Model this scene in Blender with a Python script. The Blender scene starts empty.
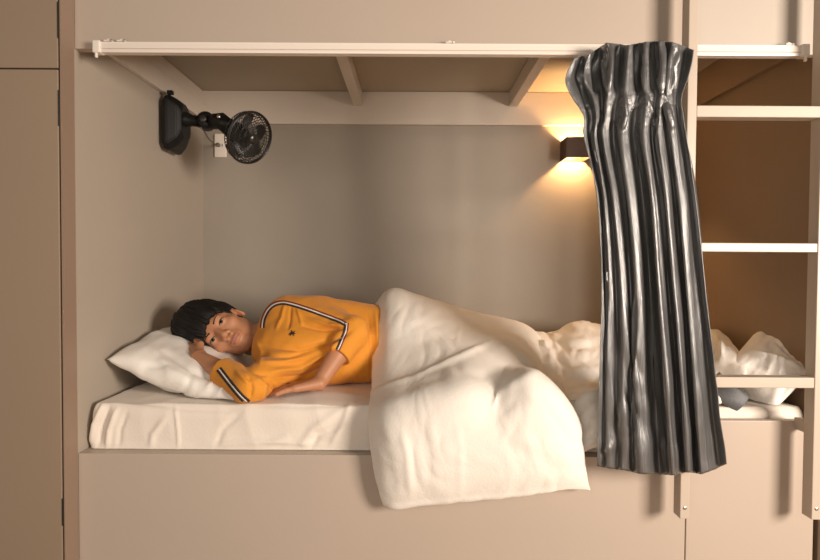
import bpy, bmesh, math, random
import numpy as np
from mathutils import Vector, Matrix, noise
from mathutils.bvhtree import BVHTree
random.seed(4)
C = bpy.context.scene.collection
H = 1.10                       # eye height above the floor
# ------------------------------------------------------------------ camera
F = 560.0
cam_d = bpy.data.cameras.new('camera'); cam = bpy.data.objects.new('camera', cam_d); C.objects.link(cam)
cam_d.sensor_width = 36; cam_d.lens = F / 820 * 36; cam_d.clip_start = .02
cam.location = (0, -1.474, H)
cam.rotation_euler = (Matrix.Rotation(math.radians(0.1), 3, 'Z') @ Matrix.Rotation(math.radians(90 - 1.43), 3, 'X') @ Matrix.Rotation(.006, 3, 'Z')).to_euler()
bpy.context.scene.camera = cam
CR = cam.rotation_euler.to_matrix(); CL = Vector(cam.location); CRT = CR.transposed()
def P(px, py, Y):              # the measured point of the photo, at depth Y in the room
    d = CR @ Vector(((px - 410) / F, -(py - 280) / F, -1))
    return CL + d * ((Y - CL.y) / d.y)
def proj(p):
    q = CRT @ (Vector(p) - CL)
    return (410 - F * q.x / q.z, 280 + F * q.y / q.z)
def W(x, y, z): return Vector((x, y, z + H))

# ------------------------------------------------------------------ materials
def mat(name, col, rough=.5, metal=0, bump=0, bscale=60, bstretch=(1, 1, 1), var=0, vscale=4, sheen=0, coat=0, sss=0, spec=None, emis=None, es=0):
    m = bpy.data.materials.new(name); m.use_nodes = True
    nt = m.node_tree; b = nt.nodes['Principled BSDF']
    b.inputs['Base Color'].default_value = (*col, 1); b.inputs['Roughness'].default_value = rough
    b.inputs['Metallic'].default_value = metal
    if sheen: b.inputs['Sheen Weight'].default_value = sheen
    if coat: b.inputs['Coat Weight'].default_value = coat; b.inputs['Coat Roughness'].default_value = .25
    if sss: b.inputs['Subsurface Weight'].default_value = sss; b.inputs['Subsurface Radius'].default_value = (.012, .005, .003); b.inputs['Subsurface Scale'].default_value = 1
    if spec is not None: b.inputs['Specular IOR Level'].default_value = spec
    if emis: b.inputs['Emission Color'].default_value = (*emis, 1); b.inputs['Emission Strength'].default_value = es
    tc = nt.nodes.new('ShaderNodeTexCoord')
    if bump:
        mp = nt.nodes.new('ShaderNodeMapping'); mp.inputs['Scale'].default_value = bstretch
        n = nt.nodes.new('ShaderNodeTexNoise'); n.inputs['Scale'].default_value = bscale; n.inputs['Detail'].default_value = 4
        bp = nt.nodes.new('ShaderNodeBump'); bp.inputs['Strength'].default_value = bump; bp.inputs['Distance'].default_value = .004
        nt.links.new(tc.outputs['Object'], mp.inputs[0]); nt.links.new(mp.outputs[0], n.inputs['Vector'])
        nt.links.new(n.outputs['Fac'], bp.inputs['Height']); nt.links.new(bp.outputs[0], b.inputs['Normal'])
    if var:
        n2 = nt.nodes.new('ShaderNodeTexNoise'); n2.inputs['Scale'].default_value = vscale; n2.inputs['Detail'].default_value = 3
        r = nt.nodes.new('ShaderNodeMapRange'); r.inputs['To Min'].default_value = 1 - var; r.inputs['To Max'].default_value = 1 + var
        mx = nt.nodes.new('ShaderNodeVectorMath'); mx.operation = 'SCALE'; mx.inputs[0].default_value = col
        nt.links.new(tc.outputs['Object'], n2.inputs['Vector']); nt.links.new(n2.outputs['Fac'], r.inputs['Value'])
        nt.links.new(r.outputs[0], mx.inputs['Scale']); nt.links.new(mx.outputs[0], b.inputs['Base Color'])
    return m
M = dict(
    paint=mat('beige_paint', (.475, .395, .325), .42, bump=.10, bscale=30, var=.03),
    greypaint=mat('grey_beige_paint', (.50, .44, .375), .45, bump=.10, bscale=30, var=.03),
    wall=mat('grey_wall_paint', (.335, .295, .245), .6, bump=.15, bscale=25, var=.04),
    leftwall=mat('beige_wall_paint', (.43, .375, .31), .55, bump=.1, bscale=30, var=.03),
    brownwall=mat('right_side_brown', (.27, .18, .105), .55, bump=.12, bscale=25, var=.04),  # browner and darker than the left and back walls; also on the right ledger
    ceil=mat('ceiling_board', (.42, .36, .28), .6, bump=.1, bscale=20, var=.04),
    ledger=mat('pale_board', (.66, .59, .51), .5, bump=.08, bscale=20, var=.03),
    ward=mat('wardrobe_laminate', (.315, .235, .165), .45, bump=.08, bscale=40, var=.03),
    wardside=mat('wardrobe_side_paint', (.29, .205, .15), .45, bump=.08, bscale=40, var=.03),
    gap=mat('dark_gap', (.03, .02, .015), .8),
    metal=mat('dark_metal', (.05, .045, .04), .4, metal=.6),
    ladder=mat('ladder_paint', (.50, .425, .345), .35, bump=.08, bscale=30),
    track=mat('white_aluminium', (.78, .70, .62), .3),
    plastic=mat('white_plastic', (.82, .76, .68), .35),
    steel=mat('steel_screw', (.5, .47, .43), .3, metal=.9),
    floor=mat('floor_boards', (.30, .20, .12), .45, bump=.2, bscale=6, bstretch=(1, 12, 1), var=.15),
    sheet=mat('cream_sheet', (.80, .725, .635), .85, bump=.2, bscale=160, sheen=.15),
    duvet=mat('white_duvet_cover', (.84, .79, .715), .85, bump=.2, bscale=160, sheen=.15),
    pillow=mat('white_pillowcase', (.86, .82, .76), .85, bump=.2, bscale=160, sheen=.15),
    greycloth=mat('dark_grey_cloth', (.09, .095, .10), .5, bump=.3, bscale=120, sheen=.2),
    black=mat('black_plastic', (.009, .009, .009), .4, coat=.05, spec=.22),
    blackg=mat('black_grille_plastic', (.016, .015, .014), .3, coat=.2),
    blade=mat('fan_blade_plastic', (.05, .045, .04), .3),
    cable=mat('grey_cable', (.16, .14, .12), .5),
    lamp=mat('brown_metal_lamp', (.075, .04, .022), .5, metal=.1),
    bulb=mat('lit_bulb', (1, .8, .5), .4, emis=(1, .56, .23), es=3000),
    skin=mat('skin', (.48, .225, .118), .5, sss=.12, bump=.05, bscale=200),
    lips=mat('lips', (.40, .15, .105), .5),
    hair=mat('black_hair', (.007, .0055, .005), .55, bump=.6, bscale=60, bstretch=(1, 6, 3), spec=.25),
    brow=mat('brow_hair', (.03, .018, .012), .7),
    eyew=mat('eye_white', (.60, .50, .44), .3), iris=mat('dark_iris', (.012, .007, .005), .15),
    shirt=mat('mustard_orange_jersey', (.70, .275, .022), .8, bump=.25, bscale=220, sheen=.1),
    rib=mat('mustard_ribbed_collar', (.56, .21, .018), .85, bump=.6, bscale=90, bstretch=(1, 6, 1)),
    sblack=mat('stripe_black', (.025, .018, .018), .7), swhite=mat('stripe_white', (.82, .76, .70), .7), sred=mat('stripe_maroon', (.20, .03, .03), .7),
)
# curtain: crushed satin with a fine vertical weave
def curtain_mat():
    m = bpy.data.materials.new('silver_grey_satin'); m.use_nodes = True; nt = m.node_tree; b = nt.nodes['Principled BSDF']
    b.inputs['Base Color'].default_value = (.15, .15, .15, 1); b.inputs['Metallic'].default_value = .72; b.inputs['Roughness'].default_value = .36
    tc = nt.nodes.new('ShaderNodeTexCoord')
    def nz(sc, st, det=3):
        mp = nt.nodes.new('ShaderNodeMapping'); mp.inputs['Scale'].default_value = st
        n = nt.nodes.new('ShaderNodeTexNoise'); n.inputs['Scale'].default_value = sc; n.inputs['Detail'].default_value = det
        nt.links.new(tc.outputs['UV'], mp.inputs[0]); nt.links.new(mp.outputs[0], n.inputs['Vector']); return n
    a = nz(10, (34, 1.0, 1), 4); c = nz(5, (2.2, 4, 1), 5)
    r = nt.nodes.new('ShaderNodeMapRange'); r.inputs['To Min'].default_value = .23; r.inputs['To Max'].default_value = .46
    nt.links.new(a.outputs['Fac'], r.inputs['Value']); nt.links.new(r.outputs[0], b.inputs['Roughness'])
    b1 = nt.nodes.new('ShaderNodeBump'); b1.inputs['Strength'].default_value = .5; b1.inputs['Distance'].default_value = .0025
    b2 = nt.nodes.new('ShaderNodeBump'); b2.inputs['Strength'].default_value = .22; b2.inputs['Distance'].default_value = .008
    nt.links.new(a.outputs['Fac'], b1.inputs['Height']); nt.links.new(c.outputs['Fac'], b2.inputs['Height'])
    nt.links.new(b1.outputs[0], b2.inputs['Normal']); nt.links.new(b2.outputs[0], b.inputs['Normal'])
    mx = nt.nodes.new('ShaderNodeMapRange'); mx.inputs['To Min'].default_value = .13; mx.inputs['To Max'].default_value = .30
    cb = nt.nodes.new('ShaderNodeCombineColor'); nt.links.new(a.outputs['Fac'], mx.inputs['Value'])
    for i in range(3): nt.links.new(mx.outputs[0], cb.inputs[i])
    nt.links.new(cb.outputs[0], b.inputs['Base Color'])
    return m
M['satin'] = curtain_mat()

# ------------------------------------------------------------------ helpers
def link(name, me, m, parent=None, smooth=True):
    o = bpy.data.objects.new(name, me); C.objects.link(o)
    for k in (m if isinstance(m, (list, tuple)) else [m]): me.materials.append(k)
    if smooth:
        me.polygons.foreach_set('use_smooth', [True] * len(me.polygons))
    if parent:
        o.parent = parent
        w = parent
        off = Vector((0, 0, 0))
        while w: off += w.location; w = w.parent
        o.location = -off
    return o
def obj(name, bm, m, parent=None, smooth=False):
    bmesh.ops.recalc_face_normals(bm, faces=bm.faces)
    me = bpy.data.meshes.new(name); bm.to_mesh(me); bm.free()
    return link(name, me, m, parent, smooth)
def thing(name, label, cat, loc=(0, 0, 0), group=None):
    o = bpy.data.objects.new(name, None); C.objects.link(o); o.location = loc; o.empty_display_size = .05
    return tag(o, label, cat, group)
def tag(o, label, cat, group=None):
    o['label'] = label; o['category'] = cat
    if group: o['group'] = group
    return o
def box(bm, a, b, bev=0.0):
    a, b = Vector(a), Vector(b)
    lo = Vector([min(a[i], b[i]) for i in range(3)]); hi = Vector([max(a[i], b[i]) for i in range(3)])
    r = bmesh.ops.create_cube(bm, size=1)
    for v in r['verts']:
        v.co = Vector([lo[i] + (v.co[i] + .5) * (hi[i] - lo[i]) for i in range(3)])
    if bev:
        es = set(e for v in r['verts'] for e in v.link_edges)
        bmesh.ops.bevel(bm, geom=list(es), offset=bev, segments=2, affect='EDGES', profile=.5)
def bx(name, a, b, m, parent=None, bev=.0015):
    bm = bmesh.new(); box(bm, a, b, bev); return obj(name, bm, m, parent)
def cr(p0, p1, p2, p3, t):
    return .5 * ((2 * p1) + (p2 - p0) * t + (2 * p0 - 5 * p1 + 4 * p2 - p3) * t * t + (3 * p1 - p0 - 3 * p2 + p3) * t ** 3)
def spline(pts, n):
    out = []
    m = len(pts) - 1
    for i in range(n + 1):
        s = i / n * m; k = min(int(s), m - 1); t = s - k
        out.append(cr(pts[max(k - 1, 0)], pts[k], pts[k + 1], pts[min(k + 2, m)], t))
    return out
def tube(bm, pts, r, seg=8, cap=True):
    rings = []
    n = len(pts); up = Vector((.13, .21, .97))
    for i, p in enumerate(pts):
        t = (pts[min(i + 1, n - 1)] - pts[max(i - 1, 0)]).normalized()
        a = t.cross(up).normalized(); b = t.cross(a)
        rr = r[i] if isinstance(r, (list, tuple)) else r
        rings.append([bm.verts.new(p + (a * math.cos(q) + b * math.sin(q)) * rr) for q in [2 * math.pi * k / seg for k in range(seg)]])
    for i in range(n - 1):
        for k in range(seg):
            bm.faces.new((rings[i][k], rings[i][(k + 1) % seg], rings[i + 1][(k + 1) % seg], rings[i + 1][k]))
    if cap:
        bm.faces.new(rings[0][::-1]); bm.faces.new(rings[-1])
def lathe(bm, prof, mtx, seg=32, cap=True):          # prof: (radius, height) along local z
    rings = []
    for r, z in prof:
        rings.append([bm.verts.new(mtx @ Vector((r * math.cos(q), r * math.sin(q), z))) for q in [2 * math.pi * k / seg for k in range(seg)]])
    for i in range(len(prof) - 1):
        for k in range(seg):
            bm.faces.new((rings[i][k], rings[i][(k + 1) % seg], rings[i + 1][(k + 1) % seg], rings[i + 1][k]))
    if cap:
        bm.faces.new(rings[0][::-1]); bm.faces.new(rings[-1])
def frame(o, z, up=Vector((0, 0, 1))):
    z = z.normalized(); x = up.cross(z).normalized(); y = z.cross(x)
    m = Matrix((x, y, z)).transposed().to_4x4(); m.translation = o; return m
def structure(o): o['kind'] = 'structure'; return o
def strokes(px, py, S):                               # displacement from drawn folds: (points, width px, height m)
    d = 0
    for pts, w, h in S:
        best = 1e9; bt = 0
        m = len(pts) - 1
        for i in range(m):
            ax, ay = pts[i]; bxx, by = pts[i + 1]
            dx, dy = bxx - ax, by - ay
            t = max(0, min(1, ((px - ax) * dx + (py - ay) * dy) / (dx * dx + dy * dy)))
            e = (px - ax - t * dx) ** 2 + (py - ay - t * dy) ** 2
            if e < best: best = e; bt = (i + t) / m
        if best < 9 * w * w: d += h * math.exp(-best / (w * w)) * (1 - abs(2 * bt - 1) ** 4 * .8)
    return d

# ------------------------------------------------------------------ room shell (z relative to the eye)
XL, XR, YB = -.882, 1.085, .905
ZC = .729; ZH = .562; ZL = -.503
def sbx(name, a, b, m): return structure(bx(name, W(*a), W(*b), m, None, 0))
sbx('floor', (-3, -4, -H - .05), (3.2, 1.1, -H), M['floor'])
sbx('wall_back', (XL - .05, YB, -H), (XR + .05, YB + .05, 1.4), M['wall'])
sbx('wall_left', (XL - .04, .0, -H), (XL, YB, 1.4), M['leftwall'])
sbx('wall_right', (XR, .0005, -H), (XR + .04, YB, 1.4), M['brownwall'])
sbx('ceiling', (XL, .029, ZC), (XR, YB, ZC + .03), M['ceil'])
# wall strip between wardrobe and bunk, and the post right of the ladder
sbx('trim_1', (XR, -.02, -H), (XR + .5, -.001, 1.4), M['paint'])

# ------------------------------------------------------------------ bunk
bunk = thing('bunk_bed', 'built-in beige painted bunk bed with boarded front and pale timber joists overhead', 'bunk bed', W(0, 0, -H))
XS = .735                                             # seam between the left and right front boards
bx('front_panel', W(XL + .0005, 0, -H + .001), W(XS - .002, .022, ZL), M['paint'], bunk, .002)
bx('foot_panel', W(XS, -.001, -H + .001), W(XR - .012, .022, -.4035), M['paint'], bunk, .002)
bx('platform', W(XL + .001, .0225, ZL - .03), W(XR - .001, YB - .001, ZL), M['paint'], bunk, 0)
bx('header_panel', W(XL + .0005, 0, ZH), W(XS - .002, .028, 1.39), M['paint'], bunk, .002)
bx('header_panel', W(XS, .004, ZH - .004), W(XR - .004, .028, 1.39), M['greypaint'], bunk, .002)
# ledger boards along the left, back and right walls
bx('ledger_board', W(XL + .0005, .03, .602), W(XL + .018, YB - .023, .664), M['ledger'], bunk, .0015)
bx('ledger_board', W(XL + .0005, .03, .671), W(XL + .008, YB - .023, ZC - .001), M['ledger'], bunk, .0015)
bx('ledger_board', W(XL + .0005, YB - .022, .592), W(XR - .001, YB - .0005, ZC - .001), M['ledger'], bunk, .0015)
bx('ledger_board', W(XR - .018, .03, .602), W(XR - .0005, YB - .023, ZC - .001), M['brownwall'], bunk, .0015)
for x in (-.245, .405):
    bx('joist', W(x, .03, .668), W(x + .036, YB - .023, ZC - .001), M['ledger'], bunk, .002)

# ------------------------------------------------------------------ wardrobe on the left
yw = -.058
wl = thing('wardrobe', 'tall brown laminate wardrobe with flush doors left of the bunk', 'wardrobe', W(-1.2, yw, -H))
bx('side_panel', W(P(62.3, 260, yw).x, yw, -H + .001), W(P(76, 260, 0).x - .0005, -.0005, 1.39), M['wardside'], wl, .0015)
xd = P(59.6, 260, yw).x
bx('carcass', W(-2.0, yw + .022, -H + .001), W(P(62.3, 260, yw).x - .0005, .4, 1.39), M['gap'], wl, 0)
zs = P(30, 68.5, yw).z - H
d1 = bx('door', W(-1.95, yw, -H + .06), W(xd, yw + .02, zs - .002), M['ward'], wl, .0015)
d2 = bx('door', W(-1.95, yw, zs + .002), W(xd, yw + .02, 1.38), M['ward'], wl, .0015)
for py, hh, d in ((108, .045, d1), (20, .045, d2), (512, .035, d1)):
    p = P(61, py, yw)
    bx('hinge', (xd + .0005, yw - .002, p.z - hh), (xd + .0045, yw + .02, p.z + hh), M['metal'], d, .001)

# ------------------------------------------------------------------ curtain track
ty0 = -.022
tl = P(96, 47.5, ty0); trr = P(806, 51, ty0)
zt = (P(450, 48.5, ty0).z)
tr = thing('curtain_track', 'long white aluminium curtain track screwed along the top of the bunk opening', 'curtain track', (tl.x, ty0, zt))
dz = .5 * 10.5 / 380
bm = bmesh.new()
prof = [(-.021, -dz), (-.022, -dz + .005), (-.022, -dz + .0078), (-.018, -dz + .0086), (-.018, -dz + .0095), (-.0215, -dz + .0103), (-.0225, dz - .006), (-.019, dz - .0045), (-.0195, dz), (-.001, dz), (-.001, -dz)]
sides = []
for x in (tl.x, trr.x): sides.append([bm.verts.new((x, y, zt + z)) for y, z in prof])
n = len(prof)
for k in range(n): bm.faces.new((sides[0][k], sides[0][(k + 1) % n], sides[1][(k + 1) % n], sides[1][k]))
bm.faces.new(sides[0]); bm.faces.new(sides[1][::-1])
obj('track_rail', bm, M['track'], tr)
for x, s in ((tl.x, -1), (trr.x, 1)):
    bm = bmesh.new()
    box(bm, (x - s * .012, -.027, zt - dz - .002), (x + s * .008, -.001, zt + dz + .002), .003)
    box(bm, (x - s * .003, -.024, zt - dz - .014), (x + s * .003, -.016, zt - dz - .001), .002)
    obj('end_cap', bm, M['plastic'], tr)
for px in (108, 121, 450, 790):
    x = P(px, 45, ty0).x
    bm = bmesh.new()
    box(bm, (x - .011, -.024, zt + dz + .0005), (x + .011, -.001, zt + dz + .0035), .001)
    box(bm, (x - .004, -.019, zt + dz + .003), (x + .004, -.008, zt + dz + .008), .001)
    br = obj('bracket', bm, M['plastic'], tr)
    bm = bmesh.new()
    lathe(bm, [(.0032, 0), (.0032, .0015), (.001, .003)], frame(Vector((x + .008, -.0225, zt + dz + .002)), Vector((0, -1, .2))), 10)
    obj('screw', bm, M['steel'], br)

# ------------------------------------------------------------------ ladder
ly0, ly1 = -.078, -.041
ld = thing('ladder', 'beige painted wooden ladder with flat rungs fixed to the front of the bunk', 'ladder', W(.9, ly0, -.65))
def rail(pa, pb, wd):
    z0 = P(680, 519, ly0).z
    xa = P(pa[0], pa[1], ly0).x; xb = P(pb[0], pb[1], ly0).x; x = .5 * (xa + xb)
    bm = bmesh.new(); box(bm, (x, ly0, z0), (x + wd, ly1, H + 1.35), .002)
    r = obj('rail', bm, M['ladder'], ld)
    for zz in (z0 + .21,):
        bx('spacer_block', (x + .003, ly1 + .0003, zz), (x + wd - .003, -.0013, zz + .03), M['ladder'], r, .001)
    for zz in (z0 + .028,):
        bm = bmesh.new(); lathe(bm, [(.0045, 0), (.0045, .001), (.002, .002)], frame(Vector((x + wd * .5, ly0 - .0001, zz)), Vector((0, -1, 0))), 12)
        obj('screw', bm, M['steel'], r)
    return x, x + wd
a0, a1 = rail((688.3, 20), (680.7, 518), .0235)
b0, b1 = rail((822, 112), (811, 518), .0235)
for ya, yb in ((105.5, 117), (243, 252), (377.5, 388)):
    z1 = P(757, ya, ly0).z; z0 = P(757, yb, ly0).z
    bx('rung', (a1 + .0003, ly0 + .001, z0), (b0 - .0003, ly1, z1), M['ladder'], ld, .002)

# ------------------------------------------------------------------ mattress with sheet
def grid_mesh(name, fn, nu, nv, m, parent=None, disp=None, closed=None):
    vs = [fn(i / nu, j / nv) for j in range(nv + 1) for i in range(nu + 1)]
    fs = [(j * (nu + 1) + i, j * (nu + 1) + i + 1, (j + 1) * (nu + 1) + i + 1, (j + 1) * (nu + 1) + i) for j in range(nv) for i in range(nu)]
    me = bpy.data.meshes.new(name); me.from_pydata([tuple(v) for v in vs], [], fs)
    uv = me.uv_layers.new(name='UVMap')
    for poly in me.polygons:
        for li in poly.loop_indices:
            vi = me.loops[li].vertex_index; uv.data[li].uv = ((vi % (nu + 1)) / nu, (vi // (nu + 1)) / nv)
    return me
def displace(me, f):
    me.update(); N = [v.normal.copy() for v in me.vertices]
    for v, nn in zip(me.vertices, N): v.co = v.co + nn * f(v.co, nn)
    me.update()
ZM = -.375
def mattress():
    x0, x1, y0, y1, z0, z1 = -.876, XR - .006, .032, YB - .012, ZL + .001, ZM
    R = .045; bm = bmesh.new()
    def prof(n):                       # from the bottom edge up the side and over the rounded top edge: (inset, height)
        o = [(0, z0 + (z1 - R - z0) * i / 26) for i in range(26)]
        return o + [(R * (1 - math.cos(q)), z1 - R + R * math.sin(q)) for q in [math.pi / 2 * i / 10 for i in range(11)]]
    pr = prof(0)
    def outline(ins, d=0):
        out = []; r = .024
        cs = [(x0 + r + d, y0 + r + d, math.pi), (x1 - r - d, y0 + r + d, 1.5 * math.pi), (x1 - r - d, y1 - r - d, 0), (x0 + r + d, y1 - r - d, .5 * math.pi)]
        cnt = [420, 100, 60, 100]
        for k in range(4):
            cx, cy, a = cs[k]
            for i in range(8):
                q = a + math.pi / 2 * i / 8; out.append((cx + (r - ins * .45) * math.cos(q), cy + (r - ins * .45) * math.sin(q)))
            nx, ny, na = cs[(k + 1) % 4]; e = a + math.pi / 2; rr = r - ins * .45
            pa = (cx + rr * math.cos(e), cy + rr * math.sin(e)); pb = (nx + rr * math.cos(na), ny + rr * math.sin(na))
            for i in range(cnt[k]): out.append((pa[0] + (pb[0] - pa[0]) * i / cnt[k], pa[1] + (pb[1] - pa[1]) * i / cnt[k]))
        return out
    rings = [[bm.verts.new(W(x, y, z)) for x, y in outline(ins)] for ins, z in pr]
    m = len(rings[0])
    for a, b in zip(rings, rings[1:]):
        for k in range(m): bm.faces.new((a[k], a[(k + 1) % m], b[(k + 1) % m], b[k]))
    cx, cy = .5 * (x0 + x1), .5 * (y0 + y1); prev = rings[-1]
    for t in range(1, 38):
        row = [bm.verts.new(W(x, y, z1)) for x, y in outline(R, .01 * t)]
        for k in range(m): bm.faces.new((prev[k], prev[(k + 1) % m], row[(k + 1) % m], row[k]))
        prev = row
    bm.faces.new(rings[0][::-1])
    bm.faces.new(prev)
    bmesh.ops.recalc_face_normals(bm, faces=bm.faces)
    me = bpy.data.meshes.new('mattress'); bm.to_mesh(me); bm.free()
    S = [([(90, 448), (93, 424), (103, 402)], 2.0, .010), ([(97, 450), (101, 425), (109, 405)], 2.0, -.008), ([(106, 450), (108, 430), (116, 408)], 2.2, .009), ([(118, 449), (119, 430), (126, 412)], 2.2, -.005),
         ([(178, 451), (177, 430), (174, 404)], 1.2, .005), ([(120, 398), (180, 408), (240, 411)], 3, -.006), ([(150, 450), (152, 435), (165, 418)], 3, .005), ([(215, 450), (222, 430), (240, 414)], 3, -.004), ([(300, 448), (312, 430), (345, 408)], 4, .005),
         ([(330, 448), (345, 420), (350, 400)], 3.5, .006), ([(200, 447), (260, 441), (330, 446)], 3, .005), ([(310, 450), (318, 435), (345, 425)], 3, -.005), ([(222, 449), (270, 444), (290, 436)], 4, .004),
         ([(735, 414), (760, 413), (792, 414)], 4, .004), ([(280, 398), (320, 392), (365, 394)], 3, .004), ([(255, 404), (300, 406), (360, 402)], 3, -.004)]
    def f(co, nn):
        a, b = proj(co); lowk = min(1, (co.z - H - z0) / .02)
        n1 = noise.noise(Vector((co.x * 6, co.y * 6, co.z * 9))) * .004 + (1 - abs(noise.noise(Vector((co.x * 11, co.y * 9, co.z * 6 + co.x * 5)))) * 3) * .0013
        return (n1 - .0045 + (strokes(a, b, S) if co.y < .4 else 0)) * (.25 + .75 * lowk) - .001
    displace(me, f)
    return me
tag(link('mattress', mattress(), M['sheet']), 'thick single mattress in a cream fitted sheet lying in the bunk', 'mattress')

# ------------------------------------------------------------------ pillows
def pillow(name, A, B, Cc, D, th, S, seed, label, up=None, group=None, nz=.008, k=.06, sag=Vector((0, 0, 0))):
    # A,B front left/right, Cc,D back left/right corners
    nu = nv = 56; vs = []; fs = []
    nrm = (B - A).cross(Cc - A).normalized()
    if up is not None and nrm.dot(up) < 0: nrm = -nrm
    def pt(u, v, s):
        # concave sides between the corners
        uu, vv = 2 * u - 1, 2 * v - 1
        u2 = .5 + .5 * uu * (1 - k * (1 - vv * vv) * abs(uu)); v2 = .5 + .5 * vv * (1 - k * (1 - uu * uu) * abs(vv))
        p = A * (1 - u2) * (1 - v2) + B * u2 * (1 - v2) + Cc * (1 - u2) * v2 + D * u2 * v2
        e = max(0, (1 - uu ** 2)) ** .42 * max(0, (1 - vv ** 2)) ** .42
        p = p + nrm * (s * th * e) + sag * ((1 - uu * uu) * (1 - v2))
        w = noise.noise(Vector((u * 5 + seed, v * 5, s * 3))) * nz + noise.noise(Vector((u * 12 + seed, v * 7, s))) * nz * .45
        p += nrm * w * s * min(1, e * 1.6)
        p += nrm * (.004 * math.sin(uu * 9 + seed) * (abs(vv) > .0) * (vv * vv))
        return p
    for s in (1, -1):
        base = len(vs)
        for j in range(nv + 1):
            for i in range(nu + 1): vs.append(pt(i / nu, j / nv, s))
        for j in range(nv):
            for i in range(nu):
                q = [base + j * (nu + 1) + i, base + j * (nu + 1) + i + 1, base + (j + 1) * (nu + 1) + i + 1, base + (j + 1) * (nu + 1) + i]
                fs.append(q if s > 0 else q[::-1])
    bm = bmesh.new(); V = [bm.verts.new(v) for v in vs]
    for q in fs: bm.faces.new([V[i] for i in q])
    bmesh.ops.remove_doubles(bm, verts=bm.verts, dist=.0004)
    bmesh.ops.recalc_face_normals(bm, faces=bm.faces)
    me = bpy.data.meshes.new(name); bm.to_mesh(me); bm.free()
    displace(me, lambda co, nn: 1.5 * strokes(*proj(co), S))
    for v in me.vertices: v.co.z = max(v.co.z, H + ZM + .001)
    o = link(name, me, M['pillow']); tag(o, label, 'pillow', group); return o
pillow('pillow', P(107, 358, .12), P(240, 402, .06), P(164, 328, .54), P(262, 366, .60), .066,
       [([(112, 358), (140, 366), (170, 366)], 2.5, -.006), ([(150, 345), (170, 372), (200, 385)], 3, .006), ([(165, 352), (195, 372), (222, 384)], 2.5, -.006),
        ([(195, 400), (210, 385), (218, 372)], 2, .004), ([(212, 401), (224, 388), (228, 376)], 1.8, .005), ([(180, 396), (190, 384), (192, 370)], 2, -.004),
        ([(120, 378), (145, 384), (175, 400)], 2.5, -.004), ([(235, 398), (236, 386), (234, 374)], 2, -.004)], 1.3,
       "plump white pillow under the sleeper's head against the left wall", Vector((0, 0, 1)), sag=Vector((0, -.012, -.012)))
pillow('pillow', P(726, 366, .17), P(769, 416, .06), P(772, 312, .40), P(812, 374, .05), .060,
       [([(748, 352), (770, 358), (800, 366)], 2.5, .012), ([(745, 362), (770, 370), (800, 374)], 3, -.006), ([(775, 340), (788, 352), (800, 364)], 2, -.004)], 7.7,
       'crumpled white pillow on the mattress behind the lowest ladder rung', Vector((0, -1, .6)), k=.02)

# ------------------------------------------------------------------ duvet
def net(rows, nu, nv):
    R = [[Vector(p) for p in r] for r in rows]
    rows2 = [spline(r, nu) for r in R]
    cols = [spline([rows2[j][i] for j in range(len(rows2))], nv) for i in range(nu + 1)]
    return lambda i, j: cols[i][j]
def puffy(rows, nu, nv, th, S, seed, nz, edge=.035, dirs=(5, 5)):
    g = net(rows, nu, nv)
    me = bpy.data.meshes.new('t'); vs = [g(i, j) for j in range(nv + 1) for i in range(nu + 1)]
    fs = [(j * (nu + 1) + i, j * (nu + 1) + i + 1, (j + 1) * (nu + 1) + i + 1, (j + 1) * (nu + 1) + i) for j in range(nv) for i in range(nu)]
    me.from_pydata(vs, [], fs); me.update()
    N = [v.normal.copy() for v in me.vertices]
    top = []; bot = []
    for j in range(nv + 1):
        for i in range(nu + 1):
            k = j * (nu + 1) + i; u, v = i / nu, j / nv; co = vs[k]; nn = N[k]
            if nn.y > .3 or nn.z < -.5: nn = nn
            e = min(u, 1 - u, v, 1 - v) / edge; e = math.sqrt(1 - (1 - min(1, e)) ** 2) if e < 1 else 1
            a, b = proj(co)
            q = Vector((co.x * dirs[0] + seed, co.y * 4, co.z * dirs[1]))
            q2 = Vector((co.x * dirs[0] * 2.6 + seed, co.y * 9, co.z * dirs[1] * 2.2))
            wq = Vector((noise.noise(q * 1.3), noise.noise(q * 1.3 + Vector((5, 2, 1))), 0)); w = noise.noise(q) * nz + (1 - abs(noise.noise(q2 + wq * 1.6)) * 2.6) * nz * .42 + (1 - abs(noise.noise(q2 * 2.1 + wq * 2)) * 2.6) * nz * .17
            d = (w + 1.7 * strokes(a, b, S))
            top.append(co + nn * (d * (.3 + .7 * e) - th * (1 - e) * .35)); bot.append(co - nn * (th * (.06 + .94 * e) - d * .3 + th * (1 - e) * .35))
    bpy.data.meshes.remove(me)
    return top, bot, fs
def sheet_bm(parts_):
    bm = bmesh.new()
    for top, bot, fs, nu, nv in parts_:
        T = [bm.verts.new(v) for v in top]; B = [bm.verts.new(v) for v in bot]
        for f in fs:
            bm.faces.new([T[i] for i in f]); bm.faces.new([B[i] for i in f][::-1])
        w = nu + 1
        rim = [i for i in range(w)] + [w * j + nu for j in range(1, nv + 1)] + [nv * w + i for i in range(nu - 1, -1, -1)] + [w * j for j in range(nv - 1, 0, -1)]
        for a, b in zip(rim, rim[1:] + rim[:1]): bm.faces.new((T[b], T[a], B[a], B[b]))
    return bm
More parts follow.
